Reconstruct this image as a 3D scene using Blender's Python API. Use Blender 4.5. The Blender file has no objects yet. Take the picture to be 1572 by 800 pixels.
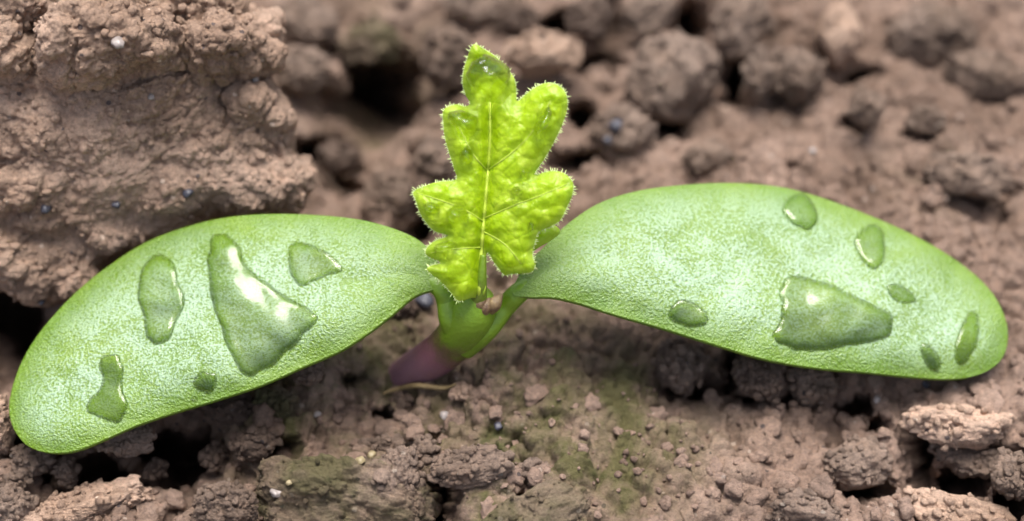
import bpy, math, random
import numpy as np
from mathutils import Vector
from mathutils.geometry import delaunay_2d_cdt

# ------------------------------------------------------------------ scene, camera, sky, sun
scene = bpy.context.scene
COL = scene.collection
scene.unit_settings.system = 'METRIC'
scene.unit_settings.scale_length = 0.01           # one unit is one centimetre: the seedling is 4 cm across
W0, H0 = 1572.0, 800.0
PITCH = math.radians(50)
DIST = 6.66
S = 4.2 / W0                                      # centimetres per photo pixel at the plane of focus
RT = np.array([1.0, 0, 0])
UPV = np.array([0, math.sin(PITCH), math.cos(PITCH)])
FW = np.array([0, math.cos(PITCH), -math.sin(PITCH)])
CROWN = np.array([0, 0, 0.62])                    # where the seed leaves part, seen at pixel (740, 450)
TARGET = CROWN + RT * (786 - 740) * S + UPV * (450 - 400) * S
CAMP = TARGET - FW * DIST

cam = bpy.data.cameras.new('camera')
camo = bpy.data.objects.new('camera', cam)
COL.objects.link(camo)
camo.location = CAMP
camo.rotation_euler = (math.pi / 2 - PITCH, 0, 0)
cam.sensor_width = 36
cam.lens = 36 * DIST / 4.2
cam.clip_start = 0.05
cam.clip_end = 2000
cam.dof.use_dof = True
cam.dof.focus_distance = DIST + 0.0
cam.dof.aperture_fstop = 0.26
scene.camera = camo

SUN_EL, SUN_AZ = math.radians(76), math.radians(8)    # bright patch of the overcast sky, high and a little behind the plant
world = bpy.data.worlds.new('World')
scene.world = world
world.use_nodes = True
wn = world.node_tree
wn.nodes.clear()
sky = wn.nodes.new('ShaderNodeTexSky')
sky.sky_type = 'NISHITA'
sky.sun_disc = False
sky.sun_elevation = SUN_EL
sky.sun_rotation = SUN_AZ
sky.air_density = 1.0
sky.dust_density = 6.0
sky.ozone_density = 1.0
bgn = wn.nodes.new('ShaderNodeBackground')
bgn.inputs['Strength'].default_value = 0.07
hsv = wn.nodes.new('ShaderNodeHueSaturation')     # overcast: the blue is greyed
hsv.inputs['Saturation'].default_value = 0.7
won = wn.nodes.new('ShaderNodeOutputWorld')
wn.links.new(sky.outputs[0], hsv.inputs['Color'])
wn.links.new(hsv.outputs[0], bgn.inputs['Color'])
wn.links.new(bgn.outputs[0], won.inputs['Surface'])

sl = bpy.data.lights.new('sun', 'SUN')
sl.energy = 1.5
sl.angle = math.radians(38)
sl.color = (1.0, 0.975, 0.94)
so = bpy.data.objects.new('sun', sl)
COL.objects.link(so)
sd = Vector((math.sin(SUN_AZ) * math.cos(SUN_EL), math.cos(SUN_AZ) * math.cos(SUN_EL), math.sin(SUN_EL)))
so.rotation_euler = sd.to_track_quat('Z', 'Y').to_euler()
so.location = (0, 0, 30)

scene.view_settings.view_transform = 'Standard'
scene.view_settings.look = 'None'
scene.view_settings.gamma = 1
scene.view_settings.exposure = 1.8
scene.render.engine = 'CYCLES'
scene.cycles.max_bounces = 10
scene.cycles.transmission_bounces = 8
scene.cycles.transparent_max_bounces = 12

random.seed(4)
RNG = np.random.default_rng(11)

# ------------------------------------------------------------------ pixels to places
def P(px, py, d=0.0):
    px = np.asarray(px, float); py = np.asarray(py, float); d = np.asarray(d, float) + 0 * px
    k = (DIST + d) / DIST * S
    return CAMP + FW * (DIST + d)[..., None] + RT * ((px - 786) * k)[..., None] + UPV * ((400 - py) * k)[..., None]

def ray(px, py):
    v = P(px, py) - CAMP
    return v / np.linalg.norm(v, axis=-1, keepdims=True)

def on_z(px, py, z=0.0):
    r = ray(px, py)
    t = (z - CAMP[2]) / r[..., 2]
    return CAMP + r * t[..., None]

def depth_scale(p):
    return float(np.dot(p - CAMP, FW)) / DIST * S

# ------------------------------------------------------------------ noise (vectorised)
def _hash(ix, iy, iz, seed):
    h = (ix.astype(np.uint32) * np.uint32(374761393) + iy.astype(np.uint32) * np.uint32(668265263)
         + iz.astype(np.uint32) * np.uint32(2147483647) + np.uint32((seed * 1274126177) & 0xffffffff))
    h = (h ^ (h >> np.uint32(13))) * np.uint32(1274126177)
    h = (h ^ (h >> np.uint32(16))) * np.uint32(2246822519)
    return h ^ (h >> np.uint32(15))

def perlin(p, seed=0):
    i = np.floor(p).astype(np.int64); f = p - i
    u = f * f * f * (f * (f * 6 - 15) + 10)
    out = 0
    for dx in (0, 1):
        wx = u[:, 0] if dx else 1 - u[:, 0]
        for dy in (0, 1):
            wy = u[:, 1] if dy else 1 - u[:, 1]
            for dz in (0, 1):
                wz = u[:, 2] if dz else 1 - u[:, 2]
                h = _hash(i[:, 0] + dx, i[:, 1] + dy, i[:, 2] + dz, seed)
                gx = (h & np.uint32(1023)).astype(float) / 511.5 - 1
                gy = ((h >> np.uint32(10)) & np.uint32(1023)).astype(float) / 511.5 - 1
                gz = ((h >> np.uint32(20)) & np.uint32(1023)).astype(float) / 511.5 - 1
                out = out + wx * wy * wz * (gx * (f[:, 0] - dx) + gy * (f[:, 1] - dy) + gz * (f[:, 2] - dz))
    return out

def fbm(p, octaves=4, seed=0, gain=0.5, lac=2.03):
    a, s, out = 1.0, 1.0, 0
    for k in range(octaves):
        out = out + a * perlin(p * s + 17.3 * k, seed + k)
        a *= gain; s *= lac
    return out

def worley(p, seed=0):
    """distance to the nearest and second nearest scattered point, and a random value of the nearest"""
    i = np.floor(p).astype(np.int64)
    f1 = np.full(len(p), 9.0); f2 = f1.copy(); rv = np.zeros(len(p))
    for dx in (-1, 0, 1):
        for dy in (-1, 0, 1):
            for dz in (-1, 0, 1):
                c = i + (dx, dy, dz)
                h = _hash(c[:, 0], c[:, 1], c[:, 2], seed)
                q = np.stack([(h & np.uint32(1023)), (h >> np.uint32(10)) & np.uint32(1023), (h >> np.uint32(20)) & np.uint32(1023)], 1) / 1023.0
                dd = np.sqrt(((c + 0.1 + 0.8 * q - p) ** 2).sum(1))
                n = dd < f1
                f2 = np.where(n, f1, np.minimum(f2, dd))
                rv = np.where(n, ((h >> np.uint32(5)) & np.uint32(255)) / 255.0, rv)
                f1 = np.where(n, dd, f1)
    return f1, f2, rv

def granules(p, seed=0):
    f1, f2, rv = worley(p, seed)
    rad = 0.42 + 0.40 * rv
    return np.sqrt(np.clip(1 - (f1 / rad) ** 2, 0, 1)) * rad * 1.15

def cells(p, seed=0):
    f1, f2, rv = worley(p, seed)
    return np.clip((f2 - f1) * 3.0, 0, 1) ** 0.6 * (0.45 + 0.55 * rv)

def crumbly(p, amp, freq, seed=0, fine=True):
    """soil relief: soft lumps, then rounded crumbs of three sizes, patchy"""
    warp = np.stack([perlin(p * freq * 0.8, seed + 50), perlin(p * freq * 0.8, seed + 51), perlin(p * freq * 0.8, seed + 52)], 1)
    q = p + warp * 0.35 / freq
    r = amp * 0.9 * fbm(q * freq * 0.6, 3, seed)
    m = np.clip(0.5 + 1.3 * perlin(p * freq * 0.7, seed + 9), 0, 1)
    r = r + amp * 0.62 * (cells(q * freq * 1.15, seed + 1) - 0.5)
    r = r + amp * 0.60 * (granules(q * freq * 2.7, seed + 2) - 0.3) * (0.25 + 0.75 * m)
    if fine:
        r = r + amp * 0.34 * (granules(q * freq * 6.1, seed + 3) - 0.3) * (0.3 + 0.7 * m)
        r = r + amp * 0.22 * fbm(p * freq * 7, 3, seed + 4, gain=0.7)
    return r

# ------------------------------------------------------------------ mesh helpers
def mesh_from(name, verts, faces, smooth=True):
    me = bpy.data.meshes.new(name)
    verts = np.asarray(verts, np.float32)
    me.vertices.add(len(verts)); me.vertices.foreach_set('co', verts.ravel())
    if isinstance(faces, np.ndarray):
        n = faces.shape[1]
        me.loops.add(faces.size); me.loops.foreach_set('vertex_index', faces.ravel().astype(np.int32))
        me.polygons.add(len(faces))
        me.polygons.foreach_set('loop_start', np.arange(0, faces.size, n, dtype=np.int32))
        me.update(calc_edges=True)
    else:
        bpy.data.meshes.remove(me)
        me = bpy.data.meshes.new(name)
        me.from_pydata([tuple(map(float, v)) for v in verts], [], [tuple(map(int, f)) for f in faces])
        me.update()
    if smooth:
        me.polygons.foreach_set('use_smooth', np.ones(len(me.polygons), bool))
    return me

def obj(name, me, mat=None, parent=None, loc=None):
    o = bpy.data.objects.new(name, me)
    COL.objects.link(o)
    if mat and me is not None and not me.materials: me.materials.append(mat)
    if parent is not None: o.parent = parent
    if loc is not None: o.location = loc
    return o

def tag(o, label, cat=None, group=None, kind=None):
    o['label'] = label
    if cat: o['category'] = cat
    if group: o['group'] = group
    if kind: o['kind'] = kind
    return o

def attr(me, name, vals):
    a = me.attributes.new(name, 'FLOAT', 'POINT')
    a.data.foreach_set('value', np.asarray(vals, np.float32))

def normals_of(v, f):
    """area-weighted vertex normals, f int array (tris or quads)"""
    a, b, c = v[f[:, 0]], v[f[:, 1]], v[f[:, 2]]
    n = np.cross(b - a, c - a)
    if f.shape[1] == 4: n = n + np.cross(c - a, v[f[:, 3]] - a)
    out = np.zeros_like(v)
    for k in range(f.shape[1]): np.add.at(out, f[:, k], n)
    return out / np.maximum(np.linalg.norm(out, axis=1, keepdims=True), 1e-12)

def ico(sub):
    import bmesh
    bm = bmesh.new(); bmesh.ops.create_icosphere(bm, subdivisions=sub, radius=1)
    v = np.array([x.co[:] for x in bm.verts]); f = np.array([[y.index for y in x.verts] for x in bm.faces]); bm.free()
    return v, f
ICO = {k: ico(k) for k in (1, 2, 3, 4, 5, 6)}

def catmull(pts, n=8, closed=True):
    pts = np.asarray(pts, float); m = len(pts); out = []
    rng = range(m) if closed else range(m - 1)
    for i in rng:
        if closed: a, b, c, d = pts[i - 1], pts[i], pts[(i + 1) % m], pts[(i + 2) % m]
        else: a, b, c, d = pts[max(i - 1, 0)], pts[i], pts[i + 1], pts[min(i + 2, m - 1)]
        for t in np.arange(n) / n:
            out.append(0.5 * ((2 * b) + (-a + c) * t + (2 * a - 5 * b + 4 * c - d) * t * t + (-a + 3 * b - 3 * c + d) * t ** 3))
    if not closed: out.append(pts[-1])
    return np.array(out)

def resample(pts, step, closed=True):
    q = np.vstack([pts, pts[:1]]) if closed else np.asarray(pts)
    l = np.r_[0, np.cumsum(np.linalg.norm(np.diff(q, axis=0), axis=1))]
    n = max(int(l[-1] / step), 6)
    s = np.linspace(0, l[-1], n + (0 if closed else 1), endpoint=not closed)
    return np.stack([np.interp(s, l, q[:, k]) for k in range(q.shape[1])], 1)

def dist_poly(p, poly, closed=True):
    """distance of points to a polyline"""
    q = np.vstack([poly, poly[:1]]) if closed else np.asarray(poly, float)
    d = np.full(len(p), 1e9)
    for a, b in zip(q[:-1], q[1:]):
        ab = b - a; l = max((ab ** 2).sum(), 1e-12)
        t = np.clip(((p - a) @ ab) / l, 0, 1)
        d = np.minimum(d, np.linalg.norm(p - a - t[:, None] * ab, axis=1))
    return d

def inside(p, poly):
    r = np.zeros(len(p), bool)
    q = np.vstack([poly, poly[:1]])
    for (x0, y0), (x1, y1) in zip(q[:-1], q[1:]):
        if y0 == y1: continue
        c = ((y0 > p[:, 1]) != (y1 > p[:, 1])) & (p[:, 0] < (x1 - x0) * (p[:, 1] - y0) / (y1 - y0) + x0)
        r ^= c
    return r

def fill_outline(poly, step, rows=(), extra=None):
    """points and triangles filling a pixel outline; the outline's own points come first"""
    x0, y0 = poly.min(0); x1, y1 = poly.max(0)
    gx, gy = np.meshgrid(np.arange(x0, x1, step), np.arange(y0, y1, step * 0.866))
    gx = gx + (np.arange(gx.shape[0]) % 2)[:, None] * step / 2
    g = np.stack([gx.ravel(), gy.ravel()], 1)
    g = g + RNG.uniform(-0.12, 0.12, g.shape) * step
    g = g[inside(g, poly)]
    dg = dist_poly(g, poly)
    pts = [poly]
    last = 0
    if len(rows):
        t = np.roll(poly, -1, 0) - np.roll(poly, 1, 0)
        t /= np.maximum(np.linalg.norm(t, axis=1, keepdims=True), 1e-9)
        nn = np.stack([-t[:, 1], t[:, 0]], 1)
        area = 0.5 * np.sum(poly[:, 0] * np.roll(poly[:, 1], -1) - np.roll(poly[:, 0], -1) * poly[:, 1])
        if area < 0: nn = -nn
        for r in rows:
            q = poly + nn * r
            ok = inside(q, poly)
            ok &= dist_poly(q, poly) > r * 0.8
            pts.append(q[ok]); last = r
    pts.append(g[dg > last + step * 0.55])
    allp = np.vstack(pts)
    n = len(poly)
    edges = [(i, (i + 1) % n) for i in range(n)]
    v2, _, f2, _, _, _ = delaunay_2d_cdt([Vector(p) for p in allp], edges, [], 1, 1e-5)
    v2 = np.array([tuple(v) for v in v2]); f2 = np.array([tuple(f) for f in f2 if len(f) == 3])
    a = v2[f2[:, 1]] - v2[f2[:, 0]]; b = v2[f2[:, 2]] - v2[f2[:, 0]]
    flip = (a[:, 0] * b[:, 1] - a[:, 1] * b[:, 0]) > 0     # pixel y runs down: make faces look at the viewer side
    f2[flip] = f2[flip][:, ::-1]
    return v2, f2

# ------------------------------------------------------------------ materials
class NT:
    def __init__(s, name):
        s.m = bpy.data.materials.new(name); s.m.use_nodes = True
        s.t = s.m.node_tree; s.t.nodes.clear()
        s.out = s.n('ShaderNodeOutputMaterial')
    def n(s, typ, **kw):
        x = s.t.nodes.new(typ)
        for k, v in kw.items():
            if k in x.inputs: x.inputs[k].default_value = v
            else: setattr(x, k, v)
        return x
    def l(s, a, b): s.t.links.new(a, b)
    def noise(s, vec, scale, detail=4, rough=0.55, dist=0.0):
        x = s.n('ShaderNodeTexNoise'); x.inputs['Scale'].default_value = scale
        x.inputs['Detail'].default_value = detail; x.inputs['Roughness'].default_value = rough
        x.inputs['Distortion'].default_value = dist
        s.l(vec, x.inputs['Vector']); return x.outputs['Fac']
    def ramp(s, fac, stops):
        x = s.n('ShaderNodeValToRGB'); e = x.color_ramp.elements
        while len(e) < len(stops): e.new(0.5)
        for i, (p, c) in enumerate(stops):
            e[i].position = p; e[i].color = (*c, 1) if len(c) == 3 else c
        s.l(fac, x.inputs['Fac']); return x.outputs['Color']
    def mix(s, fac, a, b, mode='MIX'):
        x = s.n('ShaderNodeMix', data_type='RGBA', blend_type=mode)
        for i, v in ((0, fac), (6, a), (7, b)):
            if hasattr(v, 'links'): s.l(v, x.inputs[i])
            else: x.inputs[i].default_value = v if i == 0 else (*v, 1)
        return x.outputs[2]
    def math(s, op, a, b=0.0, clamp=False):
        x = s.n('ShaderNodeMath', operation=op, use_clamp=clamp)
        for i, v in enumerate((a, b)):
            if hasattr(v, 'links'): s.l(v, x.inputs[i])
            else: x.inputs[i].default_value = v
        return x.outputs[0]
    def bump(s, height, strength, dist, normal=None):
        x = s.n('ShaderNodeBump'); x.inputs['Strength'].default_value = strength; x.inputs['Distance'].default_value = dist
        s.l(height, x.inputs['Height'])
        if normal is not None: s.l(normal, x.inputs['Normal'])
        return x.outputs['Normal']

def g3(v): return (v, v, v)

def soil_material(name, tint=(1, 1, 1), algae=0.0, sharp=1.0, everywhere=False):
    N = NT(name)
    pos = N.n('ShaderNodeNewGeometry').outputs['Position']
    c1 = N.noise(pos, 1.6, 5, 0.6, 0.4)
    base = N.ramp(c1, [(0.26, (0.140, 0.096, 0.070)), (0.46, (0.235, 0.168, 0.128)), (0.62, (0.310, 0.228, 0.180)), (0.8, (0.255, 0.178, 0.130))])
    c2 = N.noise(pos, 14, 5, 0.65)
    base = N.mix(0.75, base, N.ramp(c2, [(0.3, g3(0.62)), (0.5, g3(1.0)), (0.72, (1.25, 1.2, 1.16))]), 'MULTIPLY')
    c3 = N.noise(pos, 75, 4, 0.7)
    base = N.mix(0.7, base, N.ramp(c3, [(0.30, g3(0.6)), (0.5, g3(1.0)), (0.74, (1.3, 1.26, 1.2))]), 'MULTIPLY')
    # mineral grains: rare dark and pale specks
    vo = N.n('ShaderNodeTexVoronoi', feature='F1'); vo.inputs['Scale'].default_value = 26
    N.l(pos, vo.inputs['Vector'])
    sep = N.n('ShaderNodeSeparateColor'); N.l(vo.outputs['Color'], sep.inputs[0])
    near = N.math('LESS_THAN', vo.outputs['Distance'], 0.28)
    dark = N.math('MULTIPLY', N.math('GREATER_THAN', sep.outputs[0], 0.965), near)
    pale = N.math('MULTIPLY', N.math('GREATER_THAN', sep.outputs[1], 0.965), near)
    base = N.mix(N.math('MULTIPLY', dark, 0.8), base, (0.05, 0.045, 0.05))
    base = N.mix(N.math('MULTIPLY', pale, 0.6), base, (0.50, 0.42, 0.35))
    if algae > 0:
        an = N.noise(pos, 2.6, 5, 0.65, 0.6)
        am = N.ramp(an, [(0.40, g3(0)), (0.62, g3(1))])
        at = N.n('ShaderNodeAttribute', attribute_name='algae').outputs['Fac'] if not everywhere else N.n('ShaderNodeValue').outputs[0]
        if everywhere: at.default_value = 1.0
        am = N.math('MULTIPLY', N.math('MULTIPLY', am, at), algae, True)
        base = N.mix(am, base, (0.105, 0.098, 0.040))
        a2 = N.ramp(N.noise(pos, 9, 4, 0.6), [(0.55, g3(0)), (0.68, g3(1))])
        base = N.mix(N.math('MULTIPLY', N.math('MULTIPLY', a2, at), 0.45 * algae), base, (0.060, 0.080, 0.022))
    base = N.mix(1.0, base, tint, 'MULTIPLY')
    oi = N.n('ShaderNodeObjectInfo').outputs['Random']
    mr = N.n('ShaderNodeMapRange'); N.l(oi, mr.inputs[0]); mr.inputs[3].default_value = 0.88; mr.inputs[4].default_value = 1.12
    base = N.mix(1.0, base, mr.outputs[0], 'MULTIPLY')
    h1 = N.noise(pos, 42, 6, 0.7, 0.3)
    h2 = N.noise(pos, 150, 4, 0.7)
    nb = N.bump(h1, 0.9 * sharp, 0.04)
    nb = N.bump(h2, 0.8 * sharp, 0.012, nb)
    b = N.n('ShaderNodeBsdfPrincipled'); b.inputs['Roughness'].default_value = 0.82
    b.inputs['Specular IOR Level'].default_value = 0.25
    N.l(base, b.inputs['Base Color']); N.l(nb, b.inputs['Normal'])
    N.l(b.outputs[0], N.out.inputs['Surface'])
    return N.m

def leaf_shader(N, base, trans_col, tfac, rough, spec, normal, coat=0.0):
    b = N.n('ShaderNodeBsdfPrincipled')
    N.l(base, b.inputs['Base Color'])
    if hasattr(rough, 'links'): N.l(rough, b.inputs['Roughness'])
    else: b.inputs['Roughness'].default_value = rough
    for nm_, vl_ in (('Specular IOR Level', spec), ('Coat Weight', coat)):
        if hasattr(vl_, 'links'): N.l(vl_, b.inputs[nm_])
        else: b.inputs[nm_].default_value = vl_
    b.inputs['Coat Roughness'].default_value = 0.3
    N.l(normal, b.inputs['Normal']); N.l(normal, b.inputs['Coat Normal'])
    t = N.n('ShaderNodeBsdfTranslucent'); N.l(trans_col, t.inputs['Color']); N.l(normal, t.inputs['Normal'])
    m = N.n('ShaderNodeMixShader'); m.inputs[0].default_value = tfac
    N.l(b.outputs[0], m.inputs[1]); N.l(t.outputs[0], m.inputs[2])
    N.l(m.outputs[0], N.out.inputs['Surface'])

def cotyledon_material():
    N = NT('waxy_seed_leaf')
    pos = N.n('ShaderNodeNewGeometry').outputs['Position']
    edge = N.n('ShaderNodeAttribute', attribute_name='edge').outputs['Fac']      # 0 at the margin, 1 inside
    along = N.n('ShaderNodeAttribute', attribute_name='along').outputs['Fac']    # 0 at the stalk, 1 at the tip
    big = N.noise(pos, 3.2, 4, 0.6, 0.5)
    wet = N.n('ShaderNodeAttribute', attribute_name='wet').outputs['Fac']       # under water the waxy skin neither shines nor shows the painted pale sheen
    dry = N.math('SUBTRACT', 1.0, wet)
    fine = N.noise(pos, 88, 3, 0.6)
    finer = N.noise(pos, 140, 2, 0.5)
    green = N.ramp(big, [(0.3, (0.105, 0.215, 0.006)), (0.7, (0.155, 0.270, 0.009))])
    bloom_sheen = (0.350, 0.500, 0.350)                                                # painted sky sheen mixed with the skin's own glaucous wax tone
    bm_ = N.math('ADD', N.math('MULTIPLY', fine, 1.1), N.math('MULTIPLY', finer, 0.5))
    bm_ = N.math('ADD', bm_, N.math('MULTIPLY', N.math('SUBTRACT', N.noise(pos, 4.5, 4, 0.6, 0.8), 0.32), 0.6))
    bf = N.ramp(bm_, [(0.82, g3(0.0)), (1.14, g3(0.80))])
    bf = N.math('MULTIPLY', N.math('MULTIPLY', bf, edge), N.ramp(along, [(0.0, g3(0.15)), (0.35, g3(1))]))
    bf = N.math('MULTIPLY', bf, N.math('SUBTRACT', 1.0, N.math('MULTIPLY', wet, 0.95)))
    base = N.mix(bf, green, bloom_sheen)
    base = N.mix(N.ramp(along, [(0.0, g3(0.8)), (0.22, g3(0))]), base, (0.150, 0.270, 0.009))
    nb = N.bump(fine, 0.8, 0.013)
    nb = N.bump(N.noise(pos, 9, 3, 0.5), 0.35, 0.03, nb)
    rough = N.ramp(fine, [(0.3, g3(0.26)), (0.7, g3(0.42))])
    leaf_shader(N, base, N.mix(0.0, (0.15, 0.26, 0.01), (1, 1, 1)), 0.16, rough, N.math('MULTIPLY', dry, 0.85), nb, N.math('MULTIPLY', N.math('MULTIPLY', dry, edge), 0.5))
    return N.m

def lobed_leaf_material():
    N = NT('young_lime_leaf')
    pos = N.n('ShaderNodeNewGeometry').outputs['Position']
    vein = N.n('ShaderNodeAttribute', attribute_name='vein').outputs['Fac']
    edge = N.n('ShaderNodeAttribute', attribute_name='edge').outputs['Fac']
    big = N.noise(pos, 9, 5, 0.65, 0.6)
    base = N.ramp(big, [(0.3, (0.300, 0.460, 0.004)), (0.5, (0.400, 0.570, 0.006)), (0.7, (0.520, 0.660, 0.050))])
    base = N.mix(N.math('MULTIPLY', vein, 0.45), base, (0.42, 0.54, 0.08))
    base = N.mix(N.math('MULTIPLY', N.math('SUBTRACT', 1.0, edge), 0.55), base, (0.44, 0.56, 0.12))
    vo = N.n('ShaderNodeTexVoronoi', feature='DISTANCE_TO_EDGE'); vo.inputs['Scale'].default_value = 13
    N.l(pos, vo.inputs['Vector'])
    net = N.ramp(vo.outputs['Distance'], [(0.0, g3(0)), (0.12, g3(1))])
    wet = N.n('ShaderNodeAttribute', attribute_name='wet').outputs['Fac']
    base = N.mix(N.math('MULTIPLY', wet, 0.4), base, (0.280, 0.480, 0.006))
    v2 = N.n('ShaderNodeTexVoronoi', feature='DISTANCE_TO_EDGE'); v2.inputs['Scale'].default_value = 8
    N.l(pos, v2.inputs['Vector'])
    ln = N.ramp(v2.outputs['Distance'], [(0.0, g3(0.4)), (0.05, g3(0))])
    base = N.mix(ln, base, (0.200, 0.330, 0.004))
    nb = N.bump(net, 0.18, 0.02)
    nb = N.bump(N.noise(pos, 40, 4, 0.6), 0.4, 0.012, nb)
    leaf_shader(N, base, N.mix(0.0, (0.58, 0.78, 0.008), (1, 1, 1)), 0.48, 0.34, N.math('MULTIPLY', N.math('SUBTRACT', 1.0, wet), 0.5), nb)
    return N.m

def plain(name, col, rough=0.5, spec=0.4, col2=None, scale=20, bump=0.3, sss=0.0):
    N = NT(name)
    pos = N.n('ShaderNodeNewGeometry').outputs['Position']
    f = N.noise(pos, scale, 4, 0.6)
    base = N.ramp(f, [(0.3, col), (0.7, col2 or tuple(min(1, c * 1.25) for c in col))])
    b = N.n('ShaderNodeBsdfPrincipled'); b.inputs['Roughness'].default_value = rough
    b.inputs['Specular IOR Level'].default_value = spec
    b.inputs['Subsurface Weight'].default_value = sss
    b.inputs['Subsurface Radius'].default_value = (0.05, 0.06, 0.02)
    N.l(base, b.inputs['Base Color'])
    N.l(N.bump(N.noise(pos, scale * 3, 4, 0.6), bump, 0.01), b.inputs['Normal'])
    N.l(b.outputs[0], N.out.inputs['Surface'])
    return N.m

def stem_material():
    N = NT('seedling_stem')
    pos = N.n('ShaderNodeNewGeometry').outputs['Position']
    k = N.n('ShaderNodeAttribute', attribute_name='along').outputs['Fac']
    n = N.noise(pos, 14, 4, 0.6)
    kk = N.math('ADD', k, N.math('MULTIPLY', N.math('SUBTRACT', n, 0.5), 0.25))
    base = N.ramp(kk, [(0.30, (0.220, 0.115, 0.140)), (0.46, (0.200, 0.085, 0.105)), (0.56, (0.110, 0.085, 0.030)), (0.66, (0.120, 0.200, 0.010)), (0.9, (0.160, 0.280, 0.015))])
    b = N.n('ShaderNodeBsdfPrincipled'); b.inputs['Roughness'].default_value = 0.38
    b.inputs['Subsurface Weight'].default_value = 0.25; b.inputs['Subsurface Radius'].default_value = (0.05, 0.05, 0.02)
    b.inputs['Subsurface Scale'].default_value = 0.6
    N.l(base, b.inputs['Base Color'])
    N.l(N.bump(N.noise(pos, 60, 3, 0.6), 0.4, 0.01), b.inputs['Normal'])
    N.l(b.outputs[0], N.out.inputs['Surface'])
    return N.m

def water_material():
    N = NT('rain_water')
    g = N.n('ShaderNodeBsdfGlass'); g.inputs['IOR'].default_value = 1.36; g.inputs['Roughness'].default_value = 0.0
    t = N.n('ShaderNodeBsdfTransparent')
    gl = N.n('ShaderNodeBsdfGlossy'); gl.inputs['Roughness'].default_value = 0.12
    fr = N.n('ShaderNodeFresnel'); fr.inputs['IOR'].default_value = 1.5
    film = N.n('ShaderNodeMixShader'); N.l(fr.outputs[0], film.inputs[0])
    N.l(t.outputs[0], film.inputs[1]); N.l(gl.outputs[0], film.inputs[2])
    m = N.n('ShaderNodeMixShader')
    rim = N.n('ShaderNodeAttribute', attribute_name='rim').outputs['Fac']
    N.l(rim, m.inputs[0])
    N.l(film.outputs[0], m.inputs[1]); N.l(g.outputs[0], m.inputs[2])
    N.l(m.outputs[0], N.out.inputs['Surface'])
    return N.m

M_GROUND = soil_material('damp_soil', (1.08, 1.03, 1.02), 1.0, 0.9)
M_CLOD = soil_material('soil_clod', (1.0, 1.0, 1.0))
M_PALE = soil_material('dry_soil', (2.0, 1.92, 1.84))
M_OLIVE = soil_material('algal_soil', (0.88, 0.88, 0.84), 0.8, 1.0, True)
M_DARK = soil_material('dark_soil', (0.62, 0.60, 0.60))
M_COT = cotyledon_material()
M_LEAF = lobed_leaf_material()
M_STEM = stem_material()
M_HAIR = plain('leaf_hair', (0.55, 0.66, 0.28), 0.5, 0.3)
M_WATER = water_material()
M_BLACK = plain('dark_mineral', (0.02, 0.02, 0.028), 0.35, 0.5, (0.07, 0.07, 0.09), 30)
M_QUARTZ = plain('pale_quartz', (0.20, 0.17, 0.155), 0.3, 0.5, (0.32, 0.28, 0.26), 30)
M_SAND = plain('yellow_sand_grain', (0.20, 0.16, 0.085), 0.4, 0.4, (0.30, 0.245, 0.14), 30)
M_STRAW = plain('dry_straw', (0.16, 0.11, 0.05), 0.6, 0.3, (0.26, 0.19, 0.09), 25)

# ------------------------------------------------------------------ the ground
# hollows and swells: pixel, radius in pixels, height in cm
SWELL = [(1060, 90, 120, -.10), (560, 180, 120, -.22), (520, 300, 80, -.12), (20, 505, 90, -.30), (280, 715, 75, -.22), (60, 740, 60, -.15),
         (1080, 605, 70, -.15), (1300, 640, 60, -.14), (1420, 705, 70, -.14), (1480, 745, 55, -.14), (1330, 752, 40, -.12),
         (1520, 155, 40, -.12), (1520, 318, 45, -.14), (650, 330, 60, -.18), (680, 455, 40, -.08), (540, 680, 55, -.05),
         (800, 640, 190, .10), (1000, 700, 160, .06), (1450, 640, 140, .10), (1400, 240, 170, .08), (1250, 300, 150, .06), (520, 600, 100, .03), (1100, 740, 140, .05)]
# slanting holes between the clods: pixel, half-sizes in pixels, depth in cm
PITS = [(1064, 42, 22, 30, .9), (1127, 126, 13, 36, .9), (1012, 186, 26, 26, .7), (938, 52, 16, 44, .9), (876, 46, 22, 22, .6), (905, 95, 40, 14, .5), (1205, 48, 20, 12, .5),
        (600, 150, 52, 26, .9), (560, 200, 70, 30, .5), (690, 146, 16, 18, .6), (500, 245, 34, 18, .6), (520, 285, 26, 12, .5), (545, 125, 24, 14, .5), (500, 85, 22, 12, .4),
        (1320, 118, 24, 14, .5), (1305, 196, 16, 14, .45), (890, 250, 30, 14, .4), (890, 180, 16, 18, .5),
        (25, 505, 46, 40, .8), (280, 722, 46, 22, .8), (322, 706, 20, 16, .7), (425, 690, 20, 11, .7), (150, 728, 60, 14, .7), (40, 690, 30, 12, .6), (230, 700, 24, 14, .6), (60, 735, 22, 10, .5),
        (688, 780, 17, 36, 1.0), (664, 752, 10, 14, .6), (646, 350, 22, 26, .7), (545, 583, 18, 10, .3), (1060, 606, 34, 14, .5), (1126, 582, 9, 20, .6), (1190, 610, 40, 8, .35),
        (1405, 700, 16, 26, .5), (1480, 742, 50, 12, .5), (1320, 758, 40, 9, .45), (1300, 640, 26, 10, .35), (1345, 660, 14, 9, .35), (1522, 150, 44, 7, .4), (1515, 318, 46, 8, .45), (1420, 206, 24, 5, .3), (1560, 775, 16, 24, .5), (780, 762, 16, 7, .3), (585, 640, 12, 8, .2)]

def ground_height(x, y):
    p = np.stack([x, y, np.zeros_like(x)], 1)
    h = 0.10 * fbm(p * 0.9, 3, 3)
    for (px, py, r, a) in SWELL:
        c = on_z(np.array(px), np.array(py), 0.0)
        rr = r * depth_scale(c)
        dx = (x - c[0]) / rr; dy = (y - c[1]) / (rr * 1.25)
        d2 = dx * dx + dy * dy
        k = d2 < 12
        h[k] += a * np.exp(-d2[k] * (1 + 0.3 * np.sin(9 * dx[k])))
    return h

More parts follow.
